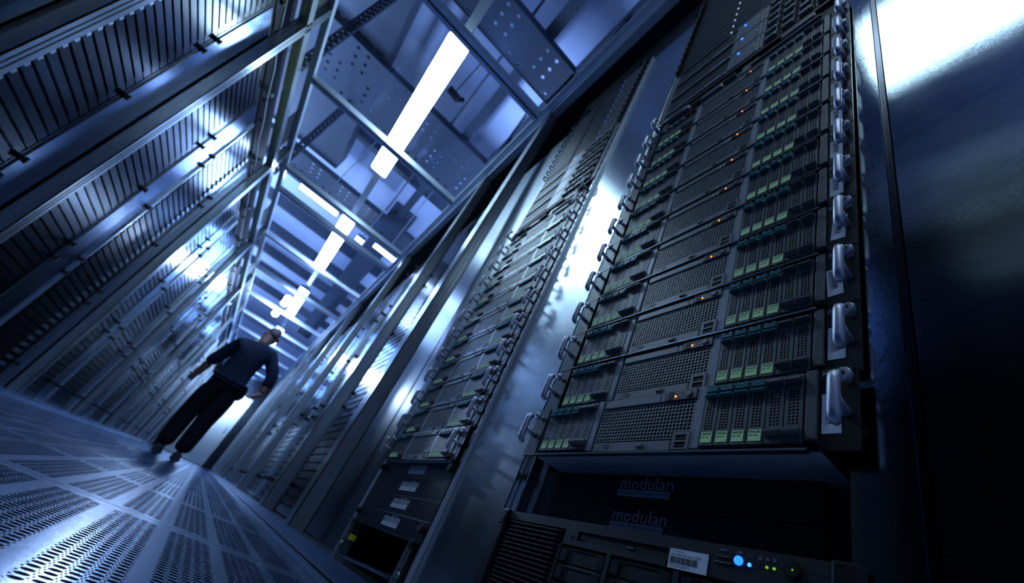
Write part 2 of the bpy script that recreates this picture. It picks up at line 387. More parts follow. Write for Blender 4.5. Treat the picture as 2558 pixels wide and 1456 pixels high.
for i, y in enumerate(BARS):
    mb = MB(); w_ = 0.035
    mb.box(-1.06, 0.30, y - w_, y - 0.008, 2.685, 2.73, 'alu_white'); mb.box(-1.06, 0.30, y + 0.008, y + w_, 2.685, 2.73, 'alu_white')
    mb.box(-1.06, 0.30, y - 0.008, y + 0.008, 2.70, 2.73, 'alu_dark')
    mb.put('roof_bar', enc)
for a, b in zip(BARS[:-1], BARS[1:]):
    MB().box(-1.07, 0.31, a + 0.036, b - 0.036, 2.716, 2.722, 'glass').put('glass_pane', enc)
for y in (2.0, 3.5, 5.2, 7.0, 9.0): MB().box(-1.10, -1.095, y, y + 0.4, 2.49, 2.70, 'dark').put('infill_plate', enc)

# ------------------------------------------------------------------ LAMPS
lamp_names = ['lamp overhead behind the camera, seen mirrored in the nearest steel panel', 'nearest long white lamp above the roof glass, largest of the row', 'second long white lamp above the roof glass, past the gap',
              'third white lamp above the roof glass, over the bending person', 'fourth white lamp of the row, above the person', 'farthest white lamp of the row, near the end wall']
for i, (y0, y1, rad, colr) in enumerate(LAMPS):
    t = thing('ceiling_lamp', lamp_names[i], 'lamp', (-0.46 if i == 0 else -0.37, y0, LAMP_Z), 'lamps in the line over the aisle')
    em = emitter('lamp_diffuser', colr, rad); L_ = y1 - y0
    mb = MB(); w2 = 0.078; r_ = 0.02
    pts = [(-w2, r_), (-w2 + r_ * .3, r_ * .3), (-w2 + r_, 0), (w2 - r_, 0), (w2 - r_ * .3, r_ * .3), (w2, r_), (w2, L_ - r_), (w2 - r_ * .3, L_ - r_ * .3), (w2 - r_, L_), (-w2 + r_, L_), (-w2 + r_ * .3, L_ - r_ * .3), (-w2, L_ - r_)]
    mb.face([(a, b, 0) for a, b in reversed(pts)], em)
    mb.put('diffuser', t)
    MB().box(-w2, w2, 0, L_, 0.004, 0.05, 'alu').put('housing', t)
tk = MB().box(-0.40, -0.34, -2.5, 14.8, LAMP_Z + 0.055, LAMP_Z + 0.10, 'pipe').put('lighting_trunk')
tag(tk, 'grey trunking that carries the row of lamps above the roof glass', 'trunking')
# bare work lamp clamped under a roof bar beyond the person; it backlights the far half of the aisle
wl = thing('work_lamp', 'small dazzling work lamp under the roof just above the head of the person', 'lamp', (-0.52, 8.33, 2.60))
b = MB(); b.tube([(0, 0, -0.05), (0, 0, -0.03), (0, 0, 0.03), (0, 0, 0.05)], [0.02, 0.05, 0.05, 0.02], emitter('work_lamp_bulb', (0.6, 0.76, 1.0), 400), 12); b.put('bulb', wl)
MB().tube([(0, 0, 0.045), (0, 0.03, 0.085)], 0.012, 'dark', 8).put('clamp', wl)
wd_ = bpy.data.lights.new('work_lamp_light', 'POINT'); wd_.energy = 190; wd_.color = (0.42, 0.62, 1.0); wd_.shadow_soft_size = 0.06
wo_ = bpy.data.objects.new('work_lamp_light', wd_); COL.objects.link(wo_); wo_.location = (-0.52, 8.33, 2.50)
tube_em = emitter('row_tube', (0.45, 0.62, 1.0), 30)
for i, (x0, x1, y, z) in enumerate([(-1.00, -0.52, 5.08, 3.05), (-0.20, -0.10, 5.25, 3.05), (0.02, 0.34, 5.12, 3.05)]):
    t = thing('cross_lamp', ['long cross-mounted bright lamp left of the second lamp', 'small square bright lamp right of the second lamp', 'cross-mounted bright lamp at the right roof rail'][i], 'lamp', (0, y, z))
    MB().tube([((x0 + x1) / 2, 0, 0.05), ((x0 + x1) / 2, 0, 4.75 - z)], 0.006, 'pipe', 6).put('drop_rod', t); MB().box(x0, x1, -0.05, 0.05, 0, 0.004, tube_em).put('diffuser', t); MB().box(x0, x1, -0.05, 0.05, 0.006, 0.05, 'alu').put('housing', t)

# ------------------------------------------------------------------ SERVER (2U, twelve drive bays, mesh centre)
def build_server():
    sv = thing('rack_server', '', 'server')
    mb = MB(); mb.box(0.001, 0.30, 0.030, 0.4526, 0.002, 0.0860, 'dark')
    mb.box(-0.0045, 0.001, 0.1525, 0.1635, 0.006, 0.0868, 'bar'); mb.box(-0.0045, 0.001, 0.3225, 0.3325, 0.006, 0.0868, 'bar')
    mb.box(-0.0025, 0.001, 0.3165, 0.3225, 0.004, 0.0868, 'bezel')
    mb.put('chassis', sv)
    MB().box(-0.0075, 0.001, 0.040, 0.4500, -0.0006, 0.0016, 'alu').put('front_lip', sv)
    MB().box(0.0015, 0.29, 0.031, 0.4516, 0.0006, 0.0019, 'print_grey').put('underside_sheet', sv)
    for k, (a, b) in enumerate(((0.0, 0.030), (0.4526, 0.4826))):
        e = MB(); e.box(-0.003, 0.0, a, b, 0.0008, 0.0880, 'ear')
        if k == 0:
            e.box(-0.0036, -0.003, 0.0035, 0.0302, 0.0735, 0.0868, 'dark')
            text_to(e, 'FUJITSU', 0.0288, 0.0782, 0.0225, 0.0045, 'sticker', -0.0038)
        else:
            text_to(e, 'PRIMERGY', 0.4600, 0.016, 0.030, 0.0030, 'print_grey', -0.0034, rot=90)
        e.put('mounting_ear', sv)
    MB().bbox(-0.0062, 0.001, 0.0325, 0.0427, 0.0105, 0.0870, 'bezel', 0.001).put('trim_pad', sv)
    for yc, s_ in ((0.0100, 1), (0.4705, -1)):
        h = MB()
        P = [(-0.0215, yc, 0.0175), (-0.0245, yc, 0.0178), (-0.0275, yc, 0.0205), (-0.0285, yc, 0.0260), (-0.0285, yc, 0.0560), (-0.0275, yc, 0.0615), (-0.0245, yc, 0.0645), (-0.0215, yc, 0.0650)]
        h.tube(P, [0.0040, 0.0048, 0.0053, 0.0053, 0.0053, 0.0053, 0.0048, 0.0040], 'handle', 14)
        h.tube([(-0.028, yc, 0.0415), (-0.014, yc, 0.0390), (0.0, yc, 0.0370)], [0.0042, 0.0040, 0.0044], 'handle', 12)
        h.put('pull_handle', sv)
        k = MB(); yk = 0.0078 if s_ > 0 else 0.4680
        k.tube([(0, yk, 0.0700 if s_ < 0 else 0.0715), (-0.009, yk, 0.0700 if s_ < 0 else 0.0715)], 0.0036, 'handle', 12); k.tube([(-0.009, yk, 0.0700 if s_ < 0 else 0.0715), (-0.0100, yk, 0.0700 if s_ < 0 else 0.0715), (-0.0155, yk, 0.0700 if s_ < 0 else 0.0715), (-0.0165, yk, 0.0700 if s_ < 0 else 0.0715)], [0.0055, 0.0068, 0.0068, 0.0058], 'handle', 18)
        k.tube([(-0.0160, yk, 0.0700 if s_ < 0 else 0.0715), (-0.0175, yk, 0.0700 if s_ < 0 else 0.0715)], 0.0022, 'dark', 8)
        k.put('thumb_screw', sv)
    # drive carriers
    W_ = 0.0166; H_ = 0.0768
    def carrier(blank):
        mb = MB(); f = -0.0052
        z0, z1 = (0.0185, 0.0590)
        cells = []; m_ = 0.0030; cw = (W_ - 2 * m_) / 3; rows = 11 if blank else 12; ch = (z1 - z0) / rows
        for c in range(3):
            for r_ in range(rows): cells.append((m_ + (c + .5) * cw, z0 + (r_ + .5) * ch, cw / 2, ch / 2))
        mb.holes(0, 0, 0, 0, cells, 0.00132, 0.0012, 'bezel', 'yz', f, 8, rb=0.00128)
        mb.rect(0, m_, z0, z1, 'bezel', 'yz', f); mb.rect(W_ - m_, W_, z0, z1, 'bezel', 'yz', f)
        mb.rect(m_, W_ - m_, z0, z1, 'void', 'yz', f + 0.003)
        mb.box(f, 0, 0, W_, 0, z0, 'bezel'); mb.box(f, 0, 0, W_, z1, H_, 'bezel')
        mb.box(f + 0.0001, 0, 0, 0.0006, z0, z1, 'bezel'); mb.box(f + 0.0001, 0, W_ - 0.0006, W_, z0, z1, 'bezel')
        if blank:
            for z, d in ((0.0655, 1), (0.0135, -1)):
                P = [(0.0, 0.0), (0.0045, 0.0006), (0.0075, 0.0022), (0.0085, 0.0045)]
                a, b_ = 0.0006, W_ - 0.0006
                pts = [(f, z), (f - 0.0054, z + d * 0.0008), (f - 0.0066, z + d * 0.0022), (f - 0.0064, z + d * 0.0040), (f - 0.0046, z + d * 0.0056), (f, z + d * 0.0070)]
                for i in range(len(pts) - 1):
                    (x_a, z_a), (x_b, z_b) = pts[i], pts[i + 1]
                    q = [(x_a, a, z_a), (x_a, b_, z_a), (x_b, b_, z_b), (x_b, a, z_b)]
                    mb.face(q if d < 0 else q[::-1], 'bezel')
                for y in (a, b_): mb.face([(px, y, pz) for px, pz in (pts if (y == a) == (d > 0) else pts[::-1])], 'bezel')
        return mb.mesh('drive_carrier')
    cm, bm_ = carrier(False), carrier(True)
    lm = MB(); lm.box(-0.0056, -0.0052, 0.0019, 0.0147, 0.0030, 0.0160, 'label')
    text_to(lm, '146GB', 0.0142, 0.0120, 0.0112, 0.0031, 'ink', -0.00568, bold=0.02); text_to(lm, 'SAS 10k', 0.0138, 0.0085, 0.0088, 0.0019, 'ink', -0.00568, bold=0.03)
    lm = lm.mesh('capacity_label')
    tm = MB(); f = -0.0052
    tm.box(f - 0.0038, f, 0.0016, 0.0150, 0.0668, 0.0702, 'teal'); tm.box(f - 0.0038, f, 0.0016, 0.0055, 0.0702, 0.0745, 'teal'); tm.box(f - 0.0038, f, 0.0112, 0.0150, 0.0702, 0.0745, 'teal'); tm.box(f - 0.0024, f, 0.0055, 0.0112, 0.0702, 0.0738, 'teal')
    tm.tube([(f - 0.0041, 0.0105, 0.0722), (f - 0.0041, 0.0084, 0.0704), (f - 0.0041, 0.0063, 0.0722)], 0.00022, 'sticker', 4)
    
    tm.bbox(f - 0.0052, f, 0.0010, 0.0158, 0.0600, 0.0640, 'teal', 0.0012)
    tm = tm.mesh('release_latch')
    for base in (0.0445, 0.3330):
        for c in range(6):
            blank = c < 2
            o = put('drive_carrier', bm_ if blank else cm, sv, (0, base + c * 0.0179 + 0.0005, 0.0082))
            if not blank: put('capacity_label', lm, o); put('release_latch', tm, o)
            else: tag(o, 'blank drive slot cover with curved black lips')
    # centre grille
    g_ = MB(); y0, y1, z0, z1 = 0.1640, 0.3165, 0.0185, 0.0700; cols, rows = 29, 10; ay, az = 0.1662, 0.0190; cw, ch = (0.3150 - ay) / cols, (0.0690 - az) / rows
    cells = [(ay + (c + .5) * cw, az + (r_ + .5) * ch, cw / 2, ch / 2) for c in range(cols) for r_ in range(rows)]
    g_.holes(0, 0, 0, 0, cells, 0.00205, 0.0015, 'bezel_light', 'yz', -0.0040, 8, rb=0.00205)
    g_.rect(y0, ay, z0, z1, 'bezel_light', 'yz', -0.004); g_.rect(0.3150, y1, z0, z1, 'bezel_light', 'yz', -0.004)
    g_.rect(ay, 0.3150, z0, az, 'bezel_light', 'yz', -0.004); g_.rect(ay, 0.3150, 0.0690, z1, 'bezel_light', 'yz', -0.004)
    g_.rect(y0, y1, z0, z1, 'void', 'yz', 0.0005)
    g_.put('mesh_grille', sv)
    c_ = MB(); c_.bbox(-0.0055, 0, 0.2180, 0.3165, 0.0715, 0.0845, 'bezel_light', 0.0008); c_.bbox(-0.0055, 0, 0.2100, 0.2172, 0.0715, 0.0850, 'bezel_light', 0.0008)
    c_.put('cover_strip', sv)
    cp = MB(); cp.bbox(-0.0060, 0, 0.1648, 0.2092, 0.0718, 0.0862, 'bezel', 0.0006); cp.box(-0.0063, -0.006, 0.1985, 0.2055, 0.0728, 0.0845, 'dark')
    for yy in (0.1955, 0.1905, 0.1860): cp.box(-0.0062, -0.0060, yy - 0.0012, yy + 0.0012, 0.0803, 0.0825, 'print_dim')
    cp = cp.put('control_panel', sv)
    MB().tube([(-0.0060, 0.1943, 0.0768), (-0.0068, 0.1943, 0.0768)], 0.0013, 'led_orange', 12).put('status_light', cp)
    MB().tube([(-0.0060, 0.1893, 0.0768), (-0.0064, 0.1893, 0.0768)], 0.0009, 'print_grey', 8).put('indicator', cp)
    MB().tube([(-0.0060, 0.1850, 0.0768), (-0.0064, 0.1850, 0.0768)], 0.0009, 'print_grey', 8).put('indicator', cp)
    pb = MB(); pb.tube([(-0.0060, 0.1757, 0.0792), (-0.0066, 0.1757, 0.0792)], 0.0048, 'dark', 20); pb.tube([(-0.0060, 0.1757, 0.0792), (-0.0072, 0.1757, 0.0792)], 0.0039, 'bezel_light', 20)
    pb.put('power_button', cp)
    dv = MB(); dv.bbox(-0.0050, 0, 0.1895, 0.3160, 0.0035, 0.0165, 'bezel_light', 0.0006); dv.box(-0.0053, -0.005, 0.2985, 0.3095, 0.0045, 0.0150, 'print_dim')
    text_to(dv, 'DVD', 0.2960, 0.0098, 0.0100, 0.0038, 'ink', -0.0053, bold=0.02); dv.box(-0.0053, -0.0050, 0.2865, 0.2955, 0.0080, 0.0088, 'ink'); text_to(dv, 'ReWritable', 0.2945, 0.0058, 0.0065, 0.0012, 'ink', -0.0053)
    dv = dv.put('optical_drive', sv)
    MB().bbox(-0.0072, -0.0045, 0.2292, 0.2388, 0.0078, 0.0118, 'bezel', 0.0006).put('eject_button', dv)
    MB().tube([(-0.0050, 0.2255, 0.0092), (-0.0052, 0.2255, 0.0092)], 0.0007, 'void', 8).put('pin_hole', dv)
    us = MB(); us.box(-0.0060, -0.0005, 0.1640, 0.1870, 0.0040, 0.0060, 'bezel_light'); us.box(-0.0060, -0.0005, 0.1640, 0.1870, 0.0225, 0.0262, 'bezel_light')
    us.box(-0.0060, -0.0005, 0.1640, 0.1680, 0.0060, 0.0225, 'bezel_light'); us.box(-0.0060, -0.0005, 0.1825, 0.1870, 0.0060, 0.0225, 'bezel_light'); us.box(-0.0060, -0.0005, 0.1680, 0.1825, 0.0132, 0.0155, 'bezel_light')
    us.box(-0.0020, -0.0005, 0.1680, 0.1825, 0.0060, 0.0225, 'void'); us.box(-0.0050, -0.0020, 0.1695, 0.1815, 0.0090, 0.0100, 'print_dim'); us.box(-0.0050, -0.0020, 0.1695, 0.1815, 0.0182, 0.0192, 'print_dim')
    us.put('port_block', sv)
    return sv
def sticker_mesh(num):
    s_ = MB(); s_.box(-0.0034, -0.0030, 0.0135, 0.0293, 0.0170, 0.0585, 'sticker')
    text_to(s_, num, 0.0262, 0.0560, 0.030, 0.0026, 'ink', -0.0035, rot=-90)
    z = 0.0270
    rnd = random.Random(num)
    while z < 0.052:
        w = rnd.choice((0.0004, 0.0007, 0.0011)); s_.box(-0.0035, -0.0034, 0.0188, 0.0236, z, z + w, 'ink'); z += w + rnd.choice((0.0004, 0.0006, 0.0009))
    return s_.mesh('asset_sticker')
proto = build_server(); index_kids()
NUMS = ['7000 7071219052 0', '7000 7071219054 0', '7000 7071219053 0', '7000 7071219048 0', '7000 7071219051 0', '7000 7071219049 0']
NTH = ['first', 'second', 'third', 'fourth', 'fifth', 'sixth', 'seventh', 'eighth', 'ninth', 'tenth', 'eleventh', 'twelfth', 'thirteenth', 'fourteenth', 'fifteenth', 'sixteenth', 'seventeenth', 'eighteenth', 'nineteenth', 'twentieth']
ORD = ['lowest', 'second', 'third', 'fourth', 'fifth', 'sixth', 'seventh', 'eighth', 'ninth', 'tenth', 'eleventh']
Z0 = 0.316
pale_light = MB().tube([(-0.0060, 0.1943, 0.0768), (-0.0068, 0.1943, 0.0768)], 0.0010, 'led_white', 10).mesh('status_light')
def KIDS2(o, nm_): return [c for c in o.children if c.name.split('.')[0] == nm_]
def place_servers(x, y0, zbase, where, group, offs):
    out = []
    for i in range(11):
        global _first
        s_ = proto if _first else copy_tree(proto)
        _first = False
        s_.location = (x + offs.get(i, 0), y0, zbase + i * 2 * U)
        if i == 0: lab = 'lowest two-unit server with orange light %s, standing slightly proud' % where
        elif i == 10: lab = 'topmost two-unit server with orange light %s, right below the black drawer' % where
        else: lab = '%s two-unit server with orange light from the bottom %s' % (ORD[i], where)
        if x > 0.41: lab = lab.replace('with orange light ', 'with teal latches ')
        tag(s_, lab, 'server', group)
        if x > 0.41:
            for o_ in KIDS2(s_, 'control_panel'):
                for q_ in KIDS2(o_, 'status_light'): q_.data = pale_light
        st = put('asset_sticker', sticker_mesh(NUMS[i] if i < 6 and x < 0.41 else '7000 70712190%02d 0' % (60 + i)), s_)
        if x < 0.41 and i in (2, 3): st.rotation_euler = (math.radians(-3 if i == 2 else 4), 0, 0)
        out.append(s_)
    return out
_first = True
R1X, R1Y = 0.405, 0.134; R2X, R2Y = 0.42, 0.899
place_servers(R1X, R1Y, Z0, 'in the nearest rack', 'orange-light servers of the nearest rack', {0: -0.0106})
place_servers(R2X, R2Y, Z0, 'in the second rack', 'two-unit servers of the second rack', {0: -0.008})

# ------------------------------------------------------------------ black keyboard drawer, 2U wide-bay servers, 1U servers
def build_drawer():
    d = thing('console_drawer', '', 'drawer')
    mb = MB(); mb.box(0.004, 0.30, 0.02, 0.4626, 0.004, 0.085, 'void'); mb.box(-0.004, 0.004, 0.0, 0.4826, 0.001, 0.012, 'dark'); mb.box(-0.004, 0.004, 0.0, 0.4826, 0.076, 0.088, 'dark')
    mb.put('drawer_frame', d)
    b = MB(); b.bbox(-0.006, 0.004, 0.05, 0.20, 0.030, 0.036, 'bezel_light', 0.001); b.put('slide_bar', d)
    b = MB(); b.bbox(-0.006, 0.004, 0.24, 0.44, 0.046, 0.051, 'bezel_light', 0.001); b.put('slide_bar', d)
    MB().bbox(-0.009, 0.004, 0.06, 0.13, 0.044, 0.060, 'bezel_light', 0.002).put('grip_plate', d); MB().bbox(-0.009, 0.004, 0.27, 0.33, 0.022, 0.036, 'bezel_light', 0.002).put('grip_plate', d)
    P = [(0.0, 0.36, 0.020), (-0.014, 0.36, 0.022), (-0.016, 0.41, 0.026), (-0.014, 0.455, 0.030), (0.0, 0.455, 0.030)]
    MB().tube(P, 0.0035, 'handle', 10).put('loop_handle', d)
    for yc in (0.0135, 0.4691):
        MB().tube([(0, yc, 0.03), (-0.026, yc, 0.032), (-0.030, yc, 0.042), (-0.026, yc, 0.066), (-0.018, yc, 0.070)], 0.005, 'handle', 10).put('pull_handle', d)
    b = MB(); b.box(0.000, 0.004, 0.185, 0.225, 0.030, 0.06, 'bezel_light'); b.put('hinge_block', d)
    return d
dw = build_drawer(); dw.location = (R1X, R1Y, Z0 + 22 * U); tag(dw, 'black console drawer with slide bars above the servers of the nearest rack', 'drawer', 'console drawers'); index_kids()
dw2 = copy_tree(dw); dw2.location = (R2X, R2Y, Z0 + 22 * U); tag(dw2, 'black console drawer above the teal-latched servers of the second rack', 'drawer', 'console drawers')
def build_wide():
    s_ = thing('storage_server', '', 'server')
    mb = MB(); mb.box(0.002, 0.30, 0.020, 0.4626, 0.002, 0.0865, 'dark'); mb.box(-0.003, 0.002, 0, 0.020, 0.001, 0.088, 'bezel_light'); mb.box(-0.003, 0.002, 0.4626, 0.4826, 0.001, 0.088, 'bezel_light'); mb.put('chassis', s_)
    MB().bbox(-0.002, 0.004, 0.272, 0.458, 0.018, 0.085, 'dark', 0.001).put('blank_face', s_)
    st = MB(); st.bbox(-0.007, 0.004, 0.272, 0.458, 0.004, 0.014, 'bezel_light', 0.001); st.box(-0.0075, -0.007, 0.285, 0.330, 0.005, 0.012, 'print_grey'); st.put('tray_strip', s_)
    cp = MB(); cp.bbox(-0.006, 0.004, 0.190, 0.268, 0.003, 0.0865, 'bezel_light', 0.001); cp.box(-0.0062, -0.006, 0.246, 0.2475, 0.003, 0.0865, 'dark'); cp.box(-0.0062, -0.006, 0.20, 0.2015, 0.003, 0.0865, 'dark'); cp = cp.put('control_panel', s_)
    MB().tube([(-0.0055, 0.2440, 0.0700), (-0.0075, 0.2440, 0.0700)], 0.0030, 'led_blue', 12).put('status_light', cp)
    MB().tube([(-0.0055, 0.2010, 0.0500), (-0.0068, 0.2010, 0.0500)], 0.0012, 'led_green', 8).put('small_light', cp)
    MB().bbox(-0.005, 0.002, 0.180, 0.1885, 0.003, 0.0865, 'bezel_light', 0.001).put('side_bar', s_)
    bay = MB(); bay.box(-0.004, 0.002, 0, 0.0345, 0, 0.0385, 'dark'); bay.bbox(-0.012, -0.004, 0.004, 0.0300, 0.0060, 0.020, 'bezel_light', 0.0015); bay.box(-0.0055, -0.004, 0.003, 0.0315, 0.026, 0.036, 'bezel'); bay.tube([(-0.005, 0.002, 0.003), (-0.011, 0.002, 0.004), (-0.011, 0.002, 0.034), (-0.005, 0.002, 0.035)], 0.0012, 'bezel_light', 6)
    bmsh = bay.mesh('drive_bay')
    for c in range(4):
        for r_ in range(2): put('drive_bay', bmsh, s_, (0, 0.0255 + c * 0.0385, 0.0045 + r_ * 0.0410))
    return s_
wide = build_wide(); index_kids(); first = True
for (x, y, n, wh, gr) in ((R1X, R1Y, 3, 'nearest rack', 'blue-light servers of the nearest rack'), (R2X, R2Y, 4, 'second rack', 'blue-light servers of the second rack')):
    for i in range(n):
        s_ = wide if first else copy_tree(wide); first = False
        s_.location = (x, y, Z0 + (24 + 2 * i) * U)
        tag(s_, '%s server up with round blue light above the drawer of the %s' % (ORD[i], wh), 'server', gr)
def build_slim(ledk, ledy, name_l):
    s_ = thing('slim_server', '', 'server')
    mb = MB(); mb.box(0.002, 0.30, 0.018, 0.4646, 0.001, 0.0435, 'dark'); mb.box(-0.002, 0.002, 0, 0.018, 0.001, 0.0435, 'ear'); mb.box(-0.002, 0.002, 0.4646, 0.4826, 0.001, 0.0435, 'ear')
    mb.put('chassis', s_)
    gr_ = MB()
    for i in range(4):
        z = 0.005 + i * 0.0098
        gr_.box(-0.004, 0.002, 0.300, 0.455, z, z + 0.0045, 'bezel'); gr_.box(-0.004, 0.002, 0.150, 0.285, z, z + 0.0045, 'bezel')
    gr_.put('louvre', s_)
    for k in range(3): MB().bbox(-0.006, 0.002, 0.025 + k * 0.040, 0.060 + k * 0.040, 0.004, 0.040, 'bezel', 0.0015).put('drive_bay', s_)
    MB().tube([(-0.003, ledy, 0.022), (-0.006, ledy, 0.022)], 0.0026, ledk, 8).put('status_light', s_)
    MB().tube([(0, 0.474, 0.010), (-0.016, 0.474, 0.014), (-0.016, 0.474, 0.032), (0, 0.474, 0.036)], 0.004, 'ear', 8).put('pull_handle', s_)
    MB().tube([(0, 0.0085, 0.010), (-0.016, 0.0085, 0.014), (-0.016, 0.0085, 0.032), (0, 0.0085, 0.036)], 0.004, 'ear', 8).put('pull_handle', s_)
    return s_
sl1 = build_slim('led_white', 0.292, ''); sl2 = build_slim('led_blue', 0.134, ''); index_kids()
first = True
for i in range(14):
    s_ = sl1 if first else copy_tree(sl1); first = False
    s_.location = (R1X, R1Y, Z0 + (30 + i) * U)
    tag(s_, 'slim dark one-unit server with pale light, %s up above the blue-light servers of nearest rack' % NTH[i], 'server', 'slim dark servers at the top of the nearest rack')
first = True
for i in range(12):
    s_ = sl2 if first else copy_tree(sl2); first = False
    s_.location = (R2X, R2Y, Z0 + (32 + i) * U)
    tag(s_, 'slim dark one-unit server with blue light, %s up in the top of second rack' % NTH[i], 'server', 'slim blue-light servers at the top of the second rack')

# ------------------------------------------------------------------ lettered blanking panels
def blank_panel(x, y0, z, width, label, knobs, ty, tw, k='panel_black', tk='print_grey'):
    t = thing('blanking_panel', label, 'panel', (x, y0, z), 'lettered blanking panels')
    mb = MB(); mb.bbox(-0.0025, 0.002, 0, width, 0.0006, U - 0.0006, k, 0.0006); mb.box(0.002, 0.02, 0.01, width - 0.01, 0.001, 0.003, k)
    if not knobs: mb.box(-0.003, -0.0024, width - 0.016, width - 0.009, 0.012, 0.024, 'void')
    mb.put('panel_plate', t)
    lg = MB()
    text_to(lg, 'modulan', ty, 0.0238, tw, 0.0170, tk, -0.0030); lg.box(-0.0030, -0.0026, ty - tw + 0.003, ty + 0.003, 0.0135, 0.0228, tk)
    text_to(lg, 'Konzepte f\u00fcr Rechenzentren', ty + 0.0015, 0.0150, tw - 0.003, 0.0062, 'ink', -0.0032)
    lg.put('printed_lettering', t)
    for yk in knobs: MB().tube([(-0.002, yk, 0.028), (-0.012, yk, 0.028), (-0.016, yk, 0.028)], [0.007, 0.0095, 0.008], 'void', 14).put('knob', t)
    return t
PX = 0.455
blank_panel(PX, 0.1845, 0.2716, 0.4826, 'upper black blanking panel with grey lettering below the nearest servers', [0.470], 0.258, 0.087)
blank_panel(PX, 0.1845, 0.2272, 0.4826, 'lower black blanking panel with grey lettering just above the four-unit server', [], 0.258, 0.087)
for i in range(4):
    blank_panel(R2X + 0.004, R2Y, Z0 - (i + 1) * U, 0.4826, '%s lettered blanking panel from the top in the second rack' % ['first', 'second', 'third', 'fourth'][i], [0.012, 0.470] if i in (0, 3) else [], 0.262, 0.105, tk='sticker')

# ------------------------------------------------------------------ four-unit server at the bottom of the nearest rack
hp = thing('tower_server', 'dark four-unit server with louvred grille and round blue button at the rack bottom', 'server', (0.400, R1Y, Z0 - 0.2672))
H4 = 0.1775
mb = MB(); mb.box(0.006, 0.35, 0.010, 0.4726, 0.001, H4, 'dark')
mb.box(-0.002, 0.006, 0.012, 0.462, H4 - 0.0120, H4, 'tower'); mb.box(-0.002, 0.006, 0.329, 0.333, 0, H4 - 0.012, 'tower'); mb.box(-0.002, 0.006, 0.3045, 0.333, H4 - 0.0300, H4 - 0.012, 'tower')
mb.box(-0.002, 0.006, 0.150, 0.3045, H4 - 0.030, H4 - 0.0235, 'tower'); mb.box(-0.002, 0.006, 0.012, 0.1700, H4 - 0.030, H4 - 0.0115, 'tower'); mb.box(-0.002, 0.006, 0.2435, 0.2495, 0, H4 - 0.030, 'tower'); mb.box(-0.002, 0.006, 0.1535, 0.160, 0, H4 - 0.030, 'tower')
mb.put('bezel_frame', hp)
for i in range(20):
    z = H4 - 0.0165 - i * 0.00585
    mb = MB(); a = [(-0.001, 0.4585), (-0.004, 0.452), (-0.004, 0.342), (-0.001, 0.3345)]
    for j in range(3):
        (xa, ya), (xb, yb) = a[j], a[j + 1]
        mb.face([(xa, ya, z), (xb, yb, z), (xb, yb, z + 0.0018), (xa, ya, z + 0.0018)], 'tower'); mb.face([(xa, ya, z + 0.0018), (xb, yb, z + 0.0018), (0.004, yb, z + 0.0034), (0.004, ya, z + 0.0034)], 'tower'); mb.face([(xa, ya, z), (0.004, ya, z), (0.004, yb, z), (xb, yb, z)], 'tower')
    mb.put('louvre_slat', hp)
side = MB(); side.bbox(-0.006, 0.006, 0.4660, 0.4860, 0.04, H4 + 0.001, 'ear', 0.002); side.box(-0.0068, -0.006, 0.4690, 0.4830, H4 - 0.020, H4 - 0.0055, 'alu')
side.tube([(-0.0068, 0.476, H4 - 0.0127), (-0.0072, 0.476, H4 - 0.0127)], 0.0052, 'ink', 18); side.put('side_cheek', hp)
s2_ = MB(); s2_.bbox(-0.006, 0.006, 0.0030, 0.0225, 0.04, H4 + 0.001, 'ear', 0.002); s2_.put('side_latch', hp)
dv = MB(); dv.box(-0.0005, 0.006, 0.1710, 0.3040, H4 - 0.0232, H4 - 0.0112, 'dark'); text_to(dv, 'DVD', 0.2990, H4 - 0.0175, 0.0095, 0.0035, 'print_dim', -0.0008); dv.box(-0.0009, -0.0005, 0.291, 0.299, H4 - 0.0195, H4 - 0.0185, 'print_dim'); dv.box(-0.0012, -0.0005, 0.215, 0.225, H4 - 0.0198, H4 - 0.0182, 'print_dim'); dv.put('optical_drive', hp)
MB().tube([(-0.0020, 0.3142, H4 - 0.0205), (-0.0023, 0.3142, H4 - 0.0205)], 0.0030, 'void', 14).put('lock_hole', hp)
for (ya, yb) in ((0.2500, 0.3285), (0.1605, 0.2430), (0.03, 0.153)):
    for i in range(6):
        z1 = H4 - 0.0320 - i * 0.0205
        if z1 - 0.019 < 0: break
        b = MB(); b.bbox(-0.0008, 0.006, ya + 0.001, yb - 0.001, z1 - 0.019, z1, 'dark', 0.001); b.box(-0.0016, -0.0008, ya + 0.018, yb - 0.016, z1 - 0.0030, z1 - 0.0022, 'tower'); b.box(-0.0022, -0.0006, yb - 0.014, yb - 0.003, z1 - 0.017, z1 - 0.003, 'panel_black'); b.box(-0.0018, -0.0006, ya + 0.002, ya + 0.012, z1 - 0.017, z1 - 0.003, 'panel_black')
        b.put('drive_bay', hp)
stk = MB(); stk.box(-0.0026, -0.002, 0.1250, 0.1675, H4 - 0.0300, H4 - 0.0115, 'sticker')
text_to(stk, '\u00b7\u00b7T\u00b7\u00b7Systems\u00b7', 0.1655, H4 - 0.0148, 0.015, 0.0022, 'ink', -0.0028); text_to(stk, 'AD3125315 HW Server HP RX', 0.1655, H4 - 0.0180, 0.0340, 0.0022, 'ink', -0.0028); text_to(stk, '7000 7071228047 0', 0.1655, H4 - 0.0285, 0.0230, 0.0022, 'ink', -0.0028)
y = 0.1655; rnd = random.Random(5)
while y > 0.135:
    w = rnd.choice((0.0003, 0.0006, 0.0010)); stk.box(-0.0028, -0.0026, y - w, y, H4 - 0.0250, H4 - 0.0190, 'ink'); y -= w + rnd.choice((0.0003, 0.0005, 0.0007))
stk.put('asset_sticker', hp)
